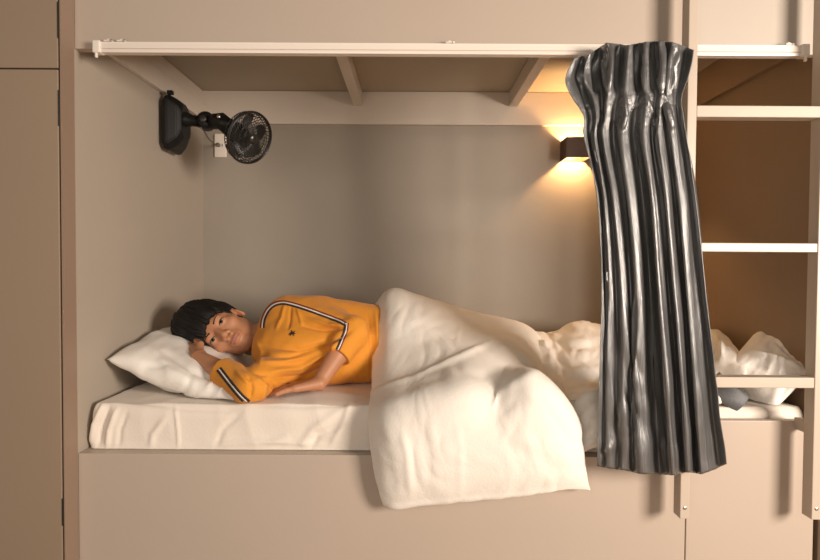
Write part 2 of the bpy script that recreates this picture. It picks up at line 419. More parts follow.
rowsA = [
 [(384, 352, .74), (396, 350, .74), (416, 352, .74), (441, 353, .74), (470, 355, .74), (500, 357, .74), (523, 358, .74), (543, 360, .72), (558, 362, .68)],
 [(382, 318, .62), (394, 306, .62), (416, 310, .62), (441, 316, .62), (470, 326, .62), (500, 333, .62), (520, 340, .62), (533, 348, .60), (543, 356, .58)],
 [(380, 309, .50), (393, 296, .48), (415, 303, .48), (440, 310, .48), (470, 319, .48), (500, 325, .48), (521, 331, .48), (534, 341, .48), (543, 355, .48)],
 [(379, 330, .37), (393, 322, .33), (415, 322, .33), (440, 326, .34), (470, 332, .36), (500, 336, .36), (518, 345, .34), (532, 357, .34), (541, 372, .32)],
 [(378, 365, .27), (392, 358, .22), (415, 354, .21), (440, 350, .21), (468, 348, .22), (495, 350, .22), (514, 358, .20), (530, 370, .18), (541, 386, .18)],
 [(377, 394, .16), (392, 389, .11), (415, 382, .10), (440, 374, .10), (465, 367, .10), (495, 370, .10), (520, 374, .13), (536, 381, .12), (553, 398, .12)],
 [(376, 415, .05), (390, 411, -.015), (415, 406, -.035), (440, 401, -.045), (465, 396, -.045), (497, 400, -.03), (530, 384, -.05), (553, 399, -.045), (571, 424, -.008)],
 [(377, 442, .0), (392, 445, -.055), (415, 445, -.065), (440, 443, -.07), (465, 440, -.07), (495, 437, -.07), (530, 434, -.075), (558, 437, -.065), (576, 448, -.03)],
 [(382, 478, -.02), (396, 480, -.05), (420, 478, -.06), (445, 476, -.065), (470, 472, -.065), (500, 469, -.065), (535, 466, -.065), (562, 466, -.055), (582, 471, -.03)],
 [(390, 502, -.018), (399, 505, -.03), (420, 501, -.035), (445, 498, -.035), (470, 495, -.035), (500, 492, -.035), (535, 488, -.035), (565, 484, -.03), (588, 486, -.018)]]
rowsA = [[P(*p) for p in r] for r in rowsA]
SA = [([(372, 402), (395, 393), (420, 385), (445, 373), (470, 360), (492, 348)], 3.0, -.014), ([(380, 408), (400, 402), (425, 392), (450, 384)], 4, .008),
      ([(488, 410), (502, 400), (518, 390), (536, 380)], 3.2, -.013), ([(500, 412), (516, 404), (530, 398)], 5, .007),
      ([(455, 372), (462, 382), (480, 384), (500, 378)], 5, .008), ([(452, 300), (458, 330), (457, 352)], 2, -.003),
      ([(395, 322), (410, 330), (425, 322), (440, 310)], 4, -.005), ([(410, 310), (430, 305), (450, 316)], 3, .004),
      ([(400, 340), (420, 350), (445, 340)], 6, .004), ([(383, 300), (388, 330), (386, 380)], 3, .005),
      ([(385, 420), (392, 450), (397, 490)], 4, .005), ([(402, 425), (408, 455), (412, 490)], 4, -.006), ([(422, 420), (428, 450), (430, 485)], 5, .004),
      ([(455, 420), (460, 450), (458, 490)], 4, -.003), ([(500, 440), (530, 450), (560, 470)], 7, .006), ([(540, 400), (558, 430), (572, 470)], 4, .005),
      ([(397, 500), (440, 493), (500, 487), (580, 480)], 2.2, -.003), ([(505, 345), (525, 350), (540, 362)], 4, -.005), ([(480, 330), (500, 335), (520, 345)], 4, .005),
      ([(520, 420), (528, 450), (548, 478)], 5, -.004)]
rowsB = [
 [(490, 348, .84), (520, 348, .84), (548, 350, .84), (575, 346, .84), (604, 348, .84), (640, 350, .84), (680, 350, .83), (700, 352, .8)],
 [(492, 340, .68), (522, 338, .68), (550, 338, .68), (577, 327, .68), (604, 333, .68), (640, 345, .68), (678, 342, .66), (706, 340, .62)],
 [(495, 340, .54), (526, 339, .54), (552, 341, .54), (579, 333, .54), (605, 343, .54), (642, 350, .54), (684, 340, .50), (722, 334, .44)],
 [(505, 358, .36), (532, 356, .36), (556, 360, .36), (582, 353, .36), (606, 360, .36), (644, 362, .36), (694, 352, .32), (738, 350, .28)],
 [(518, 378, .20), (538, 380, .20), (562, 384, .20), (584, 380, .20), (606, 382, .20), (645, 384, .20), (696, 372, .18), (748, 366, .17)],
 [(535, 400, .06), (552, 402, .06), (572, 404, .06), (590, 398, .06), (607, 402, .06), (645, 400, .07), (694, 392, .075), (740, 384, .11)],
 [(548, 428, .008), (562, 430, .005), (578, 428, .0), (593, 420, -.005), (610, 420, .0), (640, 415, .01), (680, 404, .045), (728, 396, .075)],
 [(555, 450, .003), (568, 453, .0), (581, 452, -.006), (594, 447, -.01), (610, 446, -.006), (636, 440, -.002), (672, 409, .036), (716, 401, .07)]]
rowsB = [[P(*p) for p in r] for r in rowsB]
SB = [([(535, 345), (548, 360), (545, 375)], 4, -.014), ([(552, 343), (570, 352), (600, 348)], 4, .010), ([(545, 372), (575, 378), (602, 372)], 3.5, -.010),
      ([(562, 395), (580, 388), (602, 380)], 4, .012), ([(572, 412), (588, 402), (604, 396)], 3, -.010), ([(580, 432), (590, 420), (602, 412)], 3.5, .010),
      ([(578, 448), (588, 440), (602, 430)], 3, -.010), ([(556, 362), (565, 372), (560, 382)], 4, .008), ([(570, 330), (585, 340), (600, 345)], 3, -.006),
      ([(715, 338), (722, 355), (720, 372)], 3, -.012), ([(722, 335), (735, 350), (745, 362)], 3.5, .010), ([(530, 335), (520, 350), (512, 362)], 4, .008)]
ta = puffy(rowsA, 170, 190, .028, SA, 3.1, .012, .03); tb = puffy(rowsB, 150, 100, .022, [(a, b, c * 1.6) for a, b, c in SB], 8.4, .034, .04, (7, 9))
# keep the rear fold resting on the mattress
tb = ([Vector((v.x, v.y, max(v.z, H + ZM + .012) if v.y > .03 else v.z)) for v in tb[0]], [Vector((v.x, v.y, max(v.z, H + ZM + .002) if v.y > .03 else v.z)) for v in tb[1]], tb[2])
dv = thing('duvet', 'rumpled white duvet over the legs, spilling over the front edge of the bunk', 'duvet', W(.1, .1, ZM))
obj('duvet_cover', sheet_bm([(*ta, 170, 190)]), M['duvet'], dv, True)
obj('trailing_fold', sheet_bm([(*tb, 150, 100)]), M['duvet'], dv, True)

# small dark cloth behind the lowest rung
bm = bmesh.new()
pts = spline([P(712, 380, .07), P(722, 388, .06), P(732, 397, .052), P(742, 405, .046)], 20)
ax = (pts[-1] - pts[0]).normalized(); sd = Vector((0, 1, .1)).cross(ax).normalized(); fw = ax.cross(sd)
ring0 = []
for i, p in enumerate(pts):
    row = []
    for k in range(20):
        q = 2 * math.pi * k / 20
        rr = 1 + .12 * math.sin(3 * q + i * .3)
        row.append(bm.verts.new(p + sd * .030 * math.cos(q) * rr + fw * .011 * math.sin(q) * rr))
    ring0.append(row)
for i in range(len(pts) - 1):
    for k in range(20): bm.faces.new((ring0[i][k], ring0[i][(k + 1) % 20], ring0[i + 1][(k + 1) % 20], ring0[i + 1][k]))
bm.faces.new(ring0[0][::-1]); bm.faces.new(ring0[-1])
tag(obj('folded_cloth', bm, M['greycloth'], None, True), 'dark grey folded cloth tucked under the foot pillow beside the curtain hem', 'cloth')

# ------------------------------------------------------------------ curtain
crows = [  # y per crest, x per crest, fold depth between crests
 ([58, 55, 43, 45, 42, 41, 42, 50], [574, 588, 606, 628, 645, 659, 672, 694], [.03, .045, .034, .034, .030, .028, .032]),
 ([80, 76, 68, 68, 68, 68, 68, 72], [565, 583, 607, 626, 646, 661, 670, 690], [.028, .036, .028, .028, .025, .020, .026]),
 ([99, 97, 95, 95, 95, 94, 94, 97], [573, 592, 607, 624, 646, 661, 667, 682], [.016, .02, .012, .013, .01, .006, .012]),
 ([117] * 8, [584, 596, 605, 621, 644, 659, 669, 684], [.018, .02, .02, .024, .018, .014, .018]),
 ([140] * 8, [584.5, 594, 603, 620, 643, 658, 672, 687], [.018, .022, .026, .030, .022, .020, .020]),
 ([200] * 8, [598.5, 604, 613, 628.5, 651, 666, 679.5, 697], [.014, .018, .028, .040, .026, .024, .022]),
 ([290] * 8, [601.5, 608, 621, 636, 658, 674, 687, 706], [.012, .018, .026, .052, .032, .030, .024]),
 ([380] * 8, [599, 607, 622.5, 635, 665, 681.5, 694, 717], [.010, .014, .020, .055, .036, .034, .026]),
 ([466, 468, 470, 473, 475, 472, 474, 464], [597, 608, 622, 639, 672, 687, 701, 727], [.010, .014, .020, .050, .036, .034, .024])]
def cy(px): return -.066 - .062 * max(0, min(1, (px - 590) / 70))
rowsC = []
for ri, (ys, xs, A) in enumerate(crows):
    row = []
    for k in range(8):
        row.append(P(xs[k], ys[k], cy(xs[k]) - .012))
        if k < 7:
            for fr, dp in ((.28, .20), (.66, 1.0)):
                mx = (1 - fr) * xs[k] + fr * xs[k + 1]; my = (1 - fr) * ys[k] + fr * ys[k + 1]
                row.append(P(mx, my, cy(mx) - .012 + A[k] * dp))
    rowsC.append(row)
NU, NV = 260, 170
g = net(rowsC, NU, NV)
me = grid_mesh('curtain', lambda u, v: g(round(u * NU), round(v * NV)), NU, NV, None)
SCn = [([(604, 44), (605, 70), (607, 92)], 1.4, .009), ([(611, 45), (610, 70), (609, 92)], 1.4, .009), ([(607, 46), (607, 70)], 1.4, -.010),
       ([(607, 96), (602, 120), (600, 150)], 1.6, .003), ([(624, 96), (617, 105), (615, 120), (618, 130)], 1.8, .003), ([(625, 97), (625, 115), (622, 130)], 1.6, .009), ([(621, 106), (620, 118)], 2, -.002),
       ([(646, 95), (641, 100), (634, 108)], 2, .003), ([(635, 44), (638, 92)], 2, -.012), ([(651, 44), (652, 90)], 1.6, -.012), ([(665, 44), (664, 90)], 1.3, -.010), ([(618, 46), (616, 90)], 2, -.012), ([(595, 58), (596, 92)], 2.5, -.016), ([(582, 62), (580, 85), (588, 108)], 2, -.012), ([(676, 50), (674, 92)], 1.3, -.01), ([(644, 43), (645, 92)], 1.6, .008), ([(646, 96), (652, 115), (656, 135)], 2, .006), ([(661, 94), (657, 108), (659, 118)], 1.8, .003), ([(662, 94), (668, 110), (672, 130)], 1.6, .009),
       ([(662, 104), (663, 116)], 2, -.002), ([(657, 44), (661, 92)], 1.3, .008), ([(663, 44), (662, 92)], 1.3, .008), ([(672, 48), (667, 92)], 1.3, .008), ([(679, 50), (670, 92)], 1.3, .008),
       ([(604, 455), (612, 445), (622, 440)], 2, .003), ([(612, 418), (628, 432), (640, 436)], 2, .003), ([(618, 400), (622, 420), (618, 440)], 4, .006), ([(625, 392), (632, 405), (640, 420)], 3, -.006),
       ([(622, 300), (626, 350), (634, 385)], 3, .006), ([(636, 300), (634, 350), (642, 380)], 3, -.006), ([(600, 460), (606, 452), (612, 446)], 1.6, .003)]
def fcur(co, nn):
    a, b = proj(co)
    s = -1 if nn.y > 0 else 1
    rd = (1 - abs(noise.noise(Vector(((co.x + .10 * co.z) * 45, 7, co.z * 1.6)))) * 2.5) * .0022 + noise.noise(Vector((co.x * 12, 2, co.z * 1.2))) * .003
    return s * (rd * (1 if b > 105 else .5) + strokes(a, b, SCn) + noise.noise(Vector((co.x * 30, co.y * 30, co.z * 5))) * .0025 * (1 if b > 110 else .4) + noise.noise(Vector((co.x * 22, 3, co.z * 16))) * .004 * max(0, min(1, (b - 340) / 90)))
displace(me, fcur)
cur = link('curtain', me, M['satin'])
mod = cur.modifiers.new('thick', 'SOLIDIFY'); mod.thickness = .0018; mod.offset = 0
tag(cur, 'silver-grey satin curtain with pinch pleats, drawn to the ladder side of the bunk', 'curtain')

# ------------------------------------------------------------------ wall lamp
la = P(566, 150, YB - .09); lb = P(590.5, 150, YB - .09)
lx0, lx1 = la.x, lb.x; lzc = P(578, 149.5, YB - .05).z; lh = .041
lmp = thing('wall_lamp', 'brown square up-and-down wall lamp glowing beside the curtain', 'wall lamp', (0.5 * (lx0 + lx1), YB, lzc))
bm = bmesh.new(); yb = YB - .0008; yf = YB - .098; t = .004
for a, b in (((lx0, yf, lzc - lh), (lx0 + t, yb, lzc + lh)), ((lx1 - t, yf, lzc - lh), (lx1, yb, lzc + lh)), ((lx0 + t, yf, lzc - lh), (lx1 - t, yf + t, lzc + lh)), ((lx0 + t, yb - .003, lzc - lh), (lx1 - t, yb, lzc + lh))):
    box(bm, a, b)
obj('lamp_shade', bm, M['lamp'], lmp)
bm = bmesh.new(); bmesh.ops.create_uvsphere(bm, u_segments=16, v_segments=10, radius=.009)
bc = Vector((.5 * (lx0 + lx1), YB - .05, lzc)); bmesh.ops.translate(bm, verts=bm.verts, vec=bc)
obj('bulb', bm, M['bulb'], lmp, True)
bm = bmesh.new(); tube(bm, [bc + Vector((0, .0102, 0)), Vector((bc.x, yb - .003, bc.z))], .005, 10); obj('bulb_holder', bm, M['lamp'], lmp)

# ------------------------------------------------------------------ outlet
oa = P(215, 134, YB); ob = P(227, 157.5, YB)
out = thing('wall_outlet', 'small white wall outlet on the back wall behind the fan', 'outlet', (oa.x, YB, ob.z))
bx('face_plate', (oa.x, YB - .009, ob.z), (ob.x, YB - .0005, oa.z), M['plastic'], out, .003)
bm = bmesh.new(); cz = .5 * (oa.z + ob.z); cx = .5 * (oa.x + ob.x)
for s in (-1, 1): box(bm, (cx + s * .008 - .0015, YB - .0098, cz - .006), (cx + s * .008 + .0015, YB - .0088, cz + .006))
obj('socket_slot', bm, M['gap'], out)

# ------------------------------------------------------------------ fan
fan = thing('wall_fan', 'small black adjustable fan fixed high on the left wall', 'fan', P(160, 120, .5))
bm = bmesh.new()
# mount: tapered box on the wall
x0 = XL + .0185
def loop(x, y0, y1, z0, z1, c):
    return [bm.verts.new(Vector(q)) for q in ((x, y0 + c, z0), (x, y1 - c, z0), (x, y1, z0 + c), (x, y1, z1 - c), (x, y1 - c, z1), (x, y0 + c, z1), (x, y0, z1 - c), (x, y0, z0 + c))]
zt_, zb_ = P(158, 96, .5).z, P(170, 150, .5).z
L = [loop(x0, .47, .60, zb_, zt_, .02), loop(x0 + .018, .465, .605, zb_ - .002, zt_ + .002, .02), loop(x0 + .045, .48, .59, zb_ + .02, zt_ - .012, .022), loop(x0 + .058, .49, .58, zb_ + .045, zt_ - .03, .025)]
for i in range(3):
    for k in range(8): bm.faces.new((L[i][k], L[i][(k + 1) % 8], L[i + 1][(k + 1) % 8], L[i + 1][k]))
bm.faces.new(L[0]); bm.faces.new(L[-1][::-1])
bmesh.ops.bevel(bm, geom=bm.edges[:], offset=.003, segments=2, affect='EDGES')
mt = obj('wall_mount', bm, M['black'], fan)
bx('clamp_latch', (x0 + .02, .462, zt_ - .004), (x0 + .04, .48, zt_ + .010), M['black'], mt, .003)
A0 = Vector((x0 + .05, .535, P(180, 119, .53).z)); A1 = P(203, 122, .53); A2 = P(221, 121, .515); A3 = P(232, 128, .50)
bm = bmesh.new(); tube(bm, spline([A0, .5 * (A0 + A1), A1], 12), [.030, .029, .028, .026, .023, .021, .020, .020, .020, .021, .022, .024, .025], 18); obj('arm', bm, M['black'], fan, True)
bm = bmesh.new(); lathe(bm, [(.006, -.030), (.024, -.028), (.030, -.02), (.030, .02), (.024, .028), (.006, .030)], frame(A1 + Vector((.012, 0, .002)), Vector((.15, -1, .1))), 24); obj('swivel_joint', bm, M['black'], fan, True)
bm = bmesh.new(); lathe(bm, [(.004, 0), (.013, .001), (.013, .008), (.009, .011)], frame(A1 + Vector((.012, -.030, .002)), Vector((.15, -1, .1))), 18); obj('knob', bm, M['metal'], fan, True)
fn = Vector((.78, -.52, -.36)).normalized(); fc = P(250, 138, .475)
mf = frame(fc, fn)
bm = bmesh.new(); lathe(bm, [(.012, -.11), (.030, -.105), (.036, -.09), (.038, -.055), (.030, -.045), (.01, -.042)], mf, 28); hs = obj('motor_housing', bm, M['black'], fan, True)
bm = bmesh.new(); tube(bm, [A1 + Vector((.012, 0, 0)), A2, mf @ Vector((0, 0, -.095))], [.026, .030, .030], 18); obj('neck', bm, M['black'], fan, True)
bm = bmesh.new(); lathe(bm, [(.002, 0), (.007, .0005), (.006, .004)], frame(A2 + Vector((.002, -.0295, .008)), Vector((.1, -1, .2))), 12); obj('button', bm, M['steel'], fan, True)
R0 = .088
bm = bmesh.new()
def ringt(r, z, rad, seg=40): 
    pts = [mf @ Vector((r * math.cos(q), r * math.sin(q), z)) for q in [2 * math.pi * k / seg for k in range(seg + 1)]]
    tube(bm, pts, rad, 6, False)
ringt(R0, -.002, .0045); ringt(R0, .005, .003)
for r in (.075, .058, .041, .026): ringt(r, .010 + .012 * (1 - (r / R0) ** 2), .0011)
for k in range(46):
    q = 2 * math.pi * k / 46
    pts = [mf @ Vector((r * math.cos(q + .9 * (1 - r / R0)), r * math.sin(q + .9 * (1 - r / R0)), .004 + .020 * (1 - (r / R0) ** 2))) for r in (.016, .03, .045, .06, .075, R0)]
    tube(bm, pts, .0011, 5, False)
lathe(bm, [(.001, .0265), (.018, .0255), (.020, .021), (.016, .018)], mf, 24)
obj('front_grille', bm, M['blackg'], fan, True)
bm = bmesh.new()
for k in range(46):
    q = 2 * math.pi * k / 46
    pts = [mf @ Vector((r * math.cos(q), r * math.sin(q), z)) for r, z in ((R0, -.004), (R0 - .003, -.025), (R0 - .016, -.043), (.05, -.055), (.03, -.058))]
    tube(bm, pts, .0013, 5, False)
ringt(R0 - .003, -.025, .0014); ringt(.055, -.054, .0014)
obj('rear_grille', bm, M['blackg'], fan, True)
for k in range(5):
    bm = bmesh.new(); q0 = 2 * math.pi * k / 5; rows_ = []
    for i in range(9):
        r = .014 + .066 * i / 8; w = .35 + .35 * math.sin(math.pi * min(1, i / 8 * .85 + .1)); rows_.append([])
        for j in range(9):
            a = q0 + w * (j / 8 * 1.6) ; rows_[-1].append(bm.verts.new(mf @ Vector((r * math.cos(a), r * math.sin(a), -.035 + .026 * j / 8))))
    for i in range(8):
        for j in range(8): bm.faces.new((rows_[i][j], rows_[i][j + 1], rows_[i + 1][j + 1], rows_[i + 1][j]))
    bmesh.ops.solidify(bm, geom=bm.faces[:], thickness=.0015)
    obj('blade', bm, M['blade'], fan, True)
bm = bmesh.new(); lathe(bm, [(.001, -.005), (.014, -.008), (.017, -.014), (.017, -.043)], mf, 20); obj('blade_hub', bm, M['blade'], fan, True)
bm = bmesh.new()
cpts = [A1 + Vector((.0, -.02, -.024)), P(204, 131, .55), P(209, 139, .68), P(216, 145, .82), Vector((cx - .006, YB - .014, cz))]
tube(bm, spline(cpts, 24), .0022, 8); tube(bm, [Vector((cx - .006, YB - .024, cz)), Vector((cx - .006, YB - .0095, cz))], .008, 12)
obj('power_cable', bm, M['cable'], fan, True)

# ------------------------------------------------------------------ the sleeper: implicit surfaces meshed on a grid
class Field:
    def __init__(s, lo, hi, h):
        s.lo = np.array(lo, np.float32); s.h = h
        s.n = np.ceil((np.array(hi) - np.array(lo)) / h).astype(int) + 1
        s.a = np.full(s.n, .5, np.float32)
    def sl(s, lo, hi, m):
        i0 = np.maximum(np.floor((np.array(lo) - m - s.lo) / s.h).astype(int), 0); i1 = np.minimum(np.ceil((np.array(hi) + m - s.lo) / s.h).astype(int) + 1, s.n)
        if (i1 <= i0).any(): return None
        sl = tuple(slice(a, b) for a, b in zip(i0, i1))
        ax = [s.lo[k] + s.h * np.arange(i0[k], i1[k], dtype=np.float32) for k in range(3)]
        return sl, np.meshgrid(*ax, indexing='ij', sparse=True)
    def add(s, lo, hi, f, k=.01, op='u', m=None):
        r = s.sl(lo, hi, (k * 1.5 + .006) if m is None else m)
        if r is None: return
        sl, g = r; b = f(*g).astype(np.float32); a = s.a[sl]
        if op == 'u':
            h = np.clip(.5 + .5 * (b - a) / k, 0, 1); s.a[sl] = b * (1 - h) + a * h - k * h * (1 - h)
        else:
            b = -b; h = np.clip(.5 - .5 * (b - a) / k, 0, 1); s.a[sl] = b * (1 - h) + a * h + k * h * (1 - h)
    def cone(s, A, B, ra, rb, k=.01, op='u', cut=None):
        A = np.array(A); B = np.array(B); r = max(ra, rb)
        def f(x, y, z):
            d = B - A; L = float(d @ d) + 1e-12
            t = np.clip(((x - A[0]) * d[0] + (y - A[1]) * d[1] + (z - A[2]) * d[2]) / L, 0, 1)
            v = np.sqrt((x - A[0] - t * d[0]) ** 2 + (y - A[1] - t * d[1]) ** 2 + (z - A[2] - t * d[2]) ** 2) - (ra + (rb - ra) * t)
            if cut is not None:
                o, nn = cut; v = np.maximum(v, (x - o[0]) * nn[0] + (y - o[1]) * nn[1] + (z - o[2]) * nn[2])
            return v
        s.add(np.minimum(A, B) - r, np.maximum(A, B) + r, f, k, op)
    def ell(s, c, R, rad, k=.01, op='u'):
        c = np.array(c); R = np.array(R); rad = np.array(rad); r = rad.max()
        def f(x, y, z):
            q = [((x - c[0]) * R[i][0] + (y - c[1]) * R[i][1] + (z - c[2]) * R[i][2]) for i in range(3)]
            k0 = np.sqrt(sum((q[i] / rad[i]) ** 2 for i in range(3))); k1 = np.sqrt(sum((q[i] / rad[i] ** 2) ** 2 for i in range(3))) + 1e-6
            return k0 * (k0 - 1) / k1
        s.add(c - r, c + r, f, k, op)
    def mesh(s):
        a = s.a; neg = a < 0; n = a.shape
        ds = [(i, j, k) for i in (0, 1) for j in (0, 1) for k in (0, 1)]
        c = np.zeros(tuple(q - 1 for q in n), np.int8)
        for i, j, k in ds: c += neg[i:n[0] - 1 + i, j:n[1] - 1 + j, k:n[2] - 1 + k]
        idx = np.argwhere((c > 0) & (c < 8)); m = len(idx)
        pos = np.zeros((m, 3)); cnt = np.zeros(m)
        val = {d: a[idx[:, 0] + d[0], idx[:, 1] + d[1], idx[:, 2] + d[2]].astype(np.float64) for d in ds}
        for d in ds:
            for axx in range(3):
                if d[axx] == 0:
                    e = list(d); e[axx] = 1; e = tuple(e); va, vb = val[d], val[e]
                    x = (va < 0) != (vb < 0); t = np.where(x, va / np.where(x, va - vb, 1), 0)
                    p = np.repeat(np.array(d, float)[None], m, 0); p[:, axx] = t
                    pos += p * x[:, None]; cnt += x
        pos = (pos / cnt[:, None] + idx) * s.h + s.lo
        vid = np.full(c.shape, -1, np.int64); vid[idx[:, 0], idx[:, 1], idx[:, 2]] = np.arange(m)
        faces = []
        for axx in range(3):
            b, cc = [(1, 2), (2, 0), (0, 1)][axx]
            s0 = [slice(1, n[q] - 1) for q in range(3)]; s0[axx] = slice(0, n[axx] - 1); s1 = list(s0); s1[axx] = slice(1, n[axx])
            A_, B_ = neg[tuple(s0)], neg[tuple(s1)]
            w = np.argwhere(A_ != B_); st = A_[w[:, 0], w[:, 1], w[:, 2]]
            w = w + np.array([0 if q == axx else 1 for q in range(3)])
            def vv(db, dc):
                q = w.copy(); q[:, b] -= db; q[:, cc] -= dc; return vid[q[:, 0], q[:, 1], q[:, 2]]
            quad = np.stack([vv(1, 1), vv(0, 1), vv(0, 0), vv(1, 0)], 1); quad[~st] = quad[~st][:, ::-1]
            faces.append(quad)
        return pos, np.concatenate(faces)
def npmesh(name, pos, faces, sm=2):
    # light Laplacian smoothing
    for _ in range(sm):
        acc = np.zeros_like(pos); cnt = np.zeros(len(pos))
        for k in range(4):
            a, b = faces[:, k], faces[:, (k + 1) % 4]
            for q in range(3):
                acc[:, q] += np.bincount(a, pos[b, q], len(pos)) + np.bincount(b, pos[a, q], len(pos))
            cnt += np.bincount(a, minlength=len(pos)) + np.bincount(b, minlength=len(pos))
        pos = pos * .5 + .5 * acc / cnt[:, None]
    me = bpy.data.meshes.new(name); me.from_pydata(pos.tolist(), [], faces.tolist()); me.update(); return me

# --- head frame
E = P(217.5, 331, .305)
vw = (CL - E).normalized(); rv = vw.cross(Vector((0, 0, 1))).normalized() * -1; uv_ = vw.cross(rv) * -1
if uv_.z < 0: uv_ = -uv_
if rv.x < 0: rv = -rv
u0 = (-.905 * rv + .425 * uv_).normalized(); s0 = (.425 * rv + .905 * uv_).normalized()
fh = (vw * math.cos(.31) + u0 * math.sin(.31)).normalized(); uh = (u0 * math.cos(.31) - vw * math.sin(.31)).normalized()
# turn slightly towards the pillow so the upper ear shows
ang = .10; fh, sh = (fh * math.cos(ang) - s0 * math.sin(ang)).normalized(), (s0 * math.cos(ang) + fh * math.sin(ang)).normalized()
HO = E - fh * .083
def hd(s, u, f): return HO + sh * s + uh * u + fh * f
RH = [tuple(sh), tuple(uh), tuple(fh)]
# --- joints
SL = W(P(287, 314, .39).x, .39, -.162); SR = W(P(285, 357, .23).x, .235, -.305)
EL = P(353, 331, .265); WL = P(319, 383, .150)
ER = P(249, 387, .075); WR = P(198, 358, .205)
Lr = Vector((0, .78, .62)).normalized()
ST = [(-.430, .345, -.240, .115, .066), (-.38, .345, -.240, .138, .076), (-.33, .35, -.242, .146, .082), (-.28, .36, -.245, .142, .082), (-.22, .375, -.250, .134, .080), (-.16, .39, -.256, .124, .078),
      (-.10, .40, -.260, .120, .078), (-.04, .41, -.262, .124, .082), (.02, .42, -.262, .132, .090), (.07, .43, -.262, .128, .090)]
def torso(fl, g, x1=1, k=.03):
    D = []
    for a, b in zip(ST, ST[1:]):
        for t in (0, .5): D.append([a[i] * (1 - t) + b[i] * t for i in range(5)])
    D.append(list(ST[-1]))
    for x, y, z, a, b in D:
        if x > x1: continue
        c = W(x, y, z); fl.cone(c - Lr * (a - b), c + Lr * (a - b), b + g, b + g, k)
NB = W(-.445, .345, -.235)
h = .0027
bf = Field(W(-.86, -.02, -.40), W(.86, .66, .0), h)
torso(bf, 0, 1, .03)
# head
bf.ell(hd(0, .026, -.008), RH, (.073, .085, .093), .01)
bf.ell(hd(0, -.030, .022), RH, (.055, .080, .061), .02)
for s in (-1, 1):
    bf.cone(hd(s * .046, -.045, -.010), hd(s * .014, -.097, .058), .018, .014, .02)
    bf.ell(hd(s * .040, -.020, .052), RH, (.023, .020, .022), .015)
    bf.ell(hd(s * .032, .001, .096), RH, (.019, .012, .016), .012, 's')
    bf.ell(hd(s * .032, .0005, .0685), RH, (.0165, .0115, .0125), .004)
bf.cone(hd(-.036, .021, .070), hd(.036, .021, .070), .012, .012, .012)
bf.ell(hd(0, -.095, .062), RH, (.020, .015, .018), .014)
bf.cone(hd(0, .012, .080), hd(0, -.030, .100), .0075, .0115, .008)
for s in (-1, 1):
    bf.ell(hd(s * .0125, -.036, .092), RH, (.009, .0085, .010), .005)
bf.ell(hd(0, -.060, .073), RH, (.026, .020, .016), .012)
bf.ell(hd(0, -.0605, .0875), RH, (.020, .0050, .0065), .004)
bf.ell(hd(0, -.0700, .0862), RH, (.016, .0055, .0068), .004)
bf.cone(hd(-.021, -.0640, .0935), hd(0, -.0652, .0965), .0028, .0030, .0015, 's'); bf.cone(hd(.021, -.0640, .0935), hd(0, -.0652, .0965), .0028, .0030, .0015, 's')
for s in (-1, 1):
    bf.cone(hd(s * .0072, -.052, .1000), hd(s * .0060, -.032, .088), .0040, .0034, .001, 's')
    er = [tuple((sh * math.cos(.5 * s) + fh * -math.sin(.5 * s) * 1).normalized()), tuple(uh), tuple((fh * math.cos(.5 * s) + sh * math.sin(.5 * s)).normalized())]
    bf.ell(hd(s * .0755, -.010, -.002), er, (.007, .027, .016), .006)
    bf.ell(hd(s * .081, -.006, .002), er, (.005, .017, .009), .004, 's')
# neck
bf.cone(hd(0, -.050, -.034), NB + Vector((.01, 0, 0)), .044, .047, .018)
# arms
def lerp(a, b, t): return a + (b - a) * t
bf.cone(SL, EL, .044, .034, .03); bf.cone(EL, lerp(EL, WL, .35), .034, .034, .02); bf.cone(lerp(EL, WL, .3), WL, .034, .022, .02)
bf.cone(SR, ER, .044, .034, .03); bf.cone(ER, lerp(ER, WR, .35), .034, .034, .02); bf.cone(lerp(ER, WR, .3), WR, .034, .0235, .02)
# hands
def hand(wr, dirv, side, nrm, curl, thumbdir, sc=1.0, spread=.09):
    dirv = dirv.normalized(); side = (side - dirv * side.dot(dirv)).normalized(); nrm = dirv.cross(side).normalized() * (1 if dirv.cross(side).dot(nrm) > 0 else -1)
    for q in (-1, -.33, .33, 1):
        bf.cone(wr + side * q * .013, wr + dirv * .078 * sc + side * q * .030 * sc, .015, .0115, .010)
    lens = (.066, .076, .071, .056)
    for i, q in enumerate((-1, -.33, .33, 1)):
        p = wr + dirv * .078 * sc + side * q * .030 * sc; d = (dirv + side * q * spread).normalized(); L = lens[i] * sc; r = .0088
        for fr, cu in ((.45, curl[0]), (.30, curl[1]), (.25, curl[2])):
            d = (d * math.cos(cu) - nrm * math.sin(cu)).normalized(); e = p + d * L * fr
            bf.cone(p, e, r, r * .93, .003); p = e; r *= .93
    p = wr + dirv * .022 * sc - side * .020 * sc; d = (dirv * .75 - side * .75 + nrm * -.1).normalized()
    a = p + d * .036 * sc; bf.cone(p, a, .0135, .0105, .008)
    b = a + (thumbdir).normalized() * .030 * sc; bf.cone(a, b, .0105, .0092, .004); c = b + (thumbdir + dirv * .3).normalized() * .024 * sc; bf.cone(b, c, .0092, .0078, .003)
# upper hand resting on the mattress: fingers point left, thumb lies towards the chest
hdir = (P(272, 391, .115) - WL); hdir.z = (H + ZM + .017) - WL.z
hand(WL, hdir, Vector((-.15, -1, 0)), Vector((0, 0, 1)), (.05, .10, .12), Vector((-1, .25, -.05)), .92)
# lower hand under the head
hd2 = (P(166, 347, .36) - WR)
hand(WR, hd2, Vector((-.15, -.75, -.65)), Vector((0, .4, .9)) * -1, (0, .03, .03), hd2.normalized() + Vector((0, .35, .1)), .95)
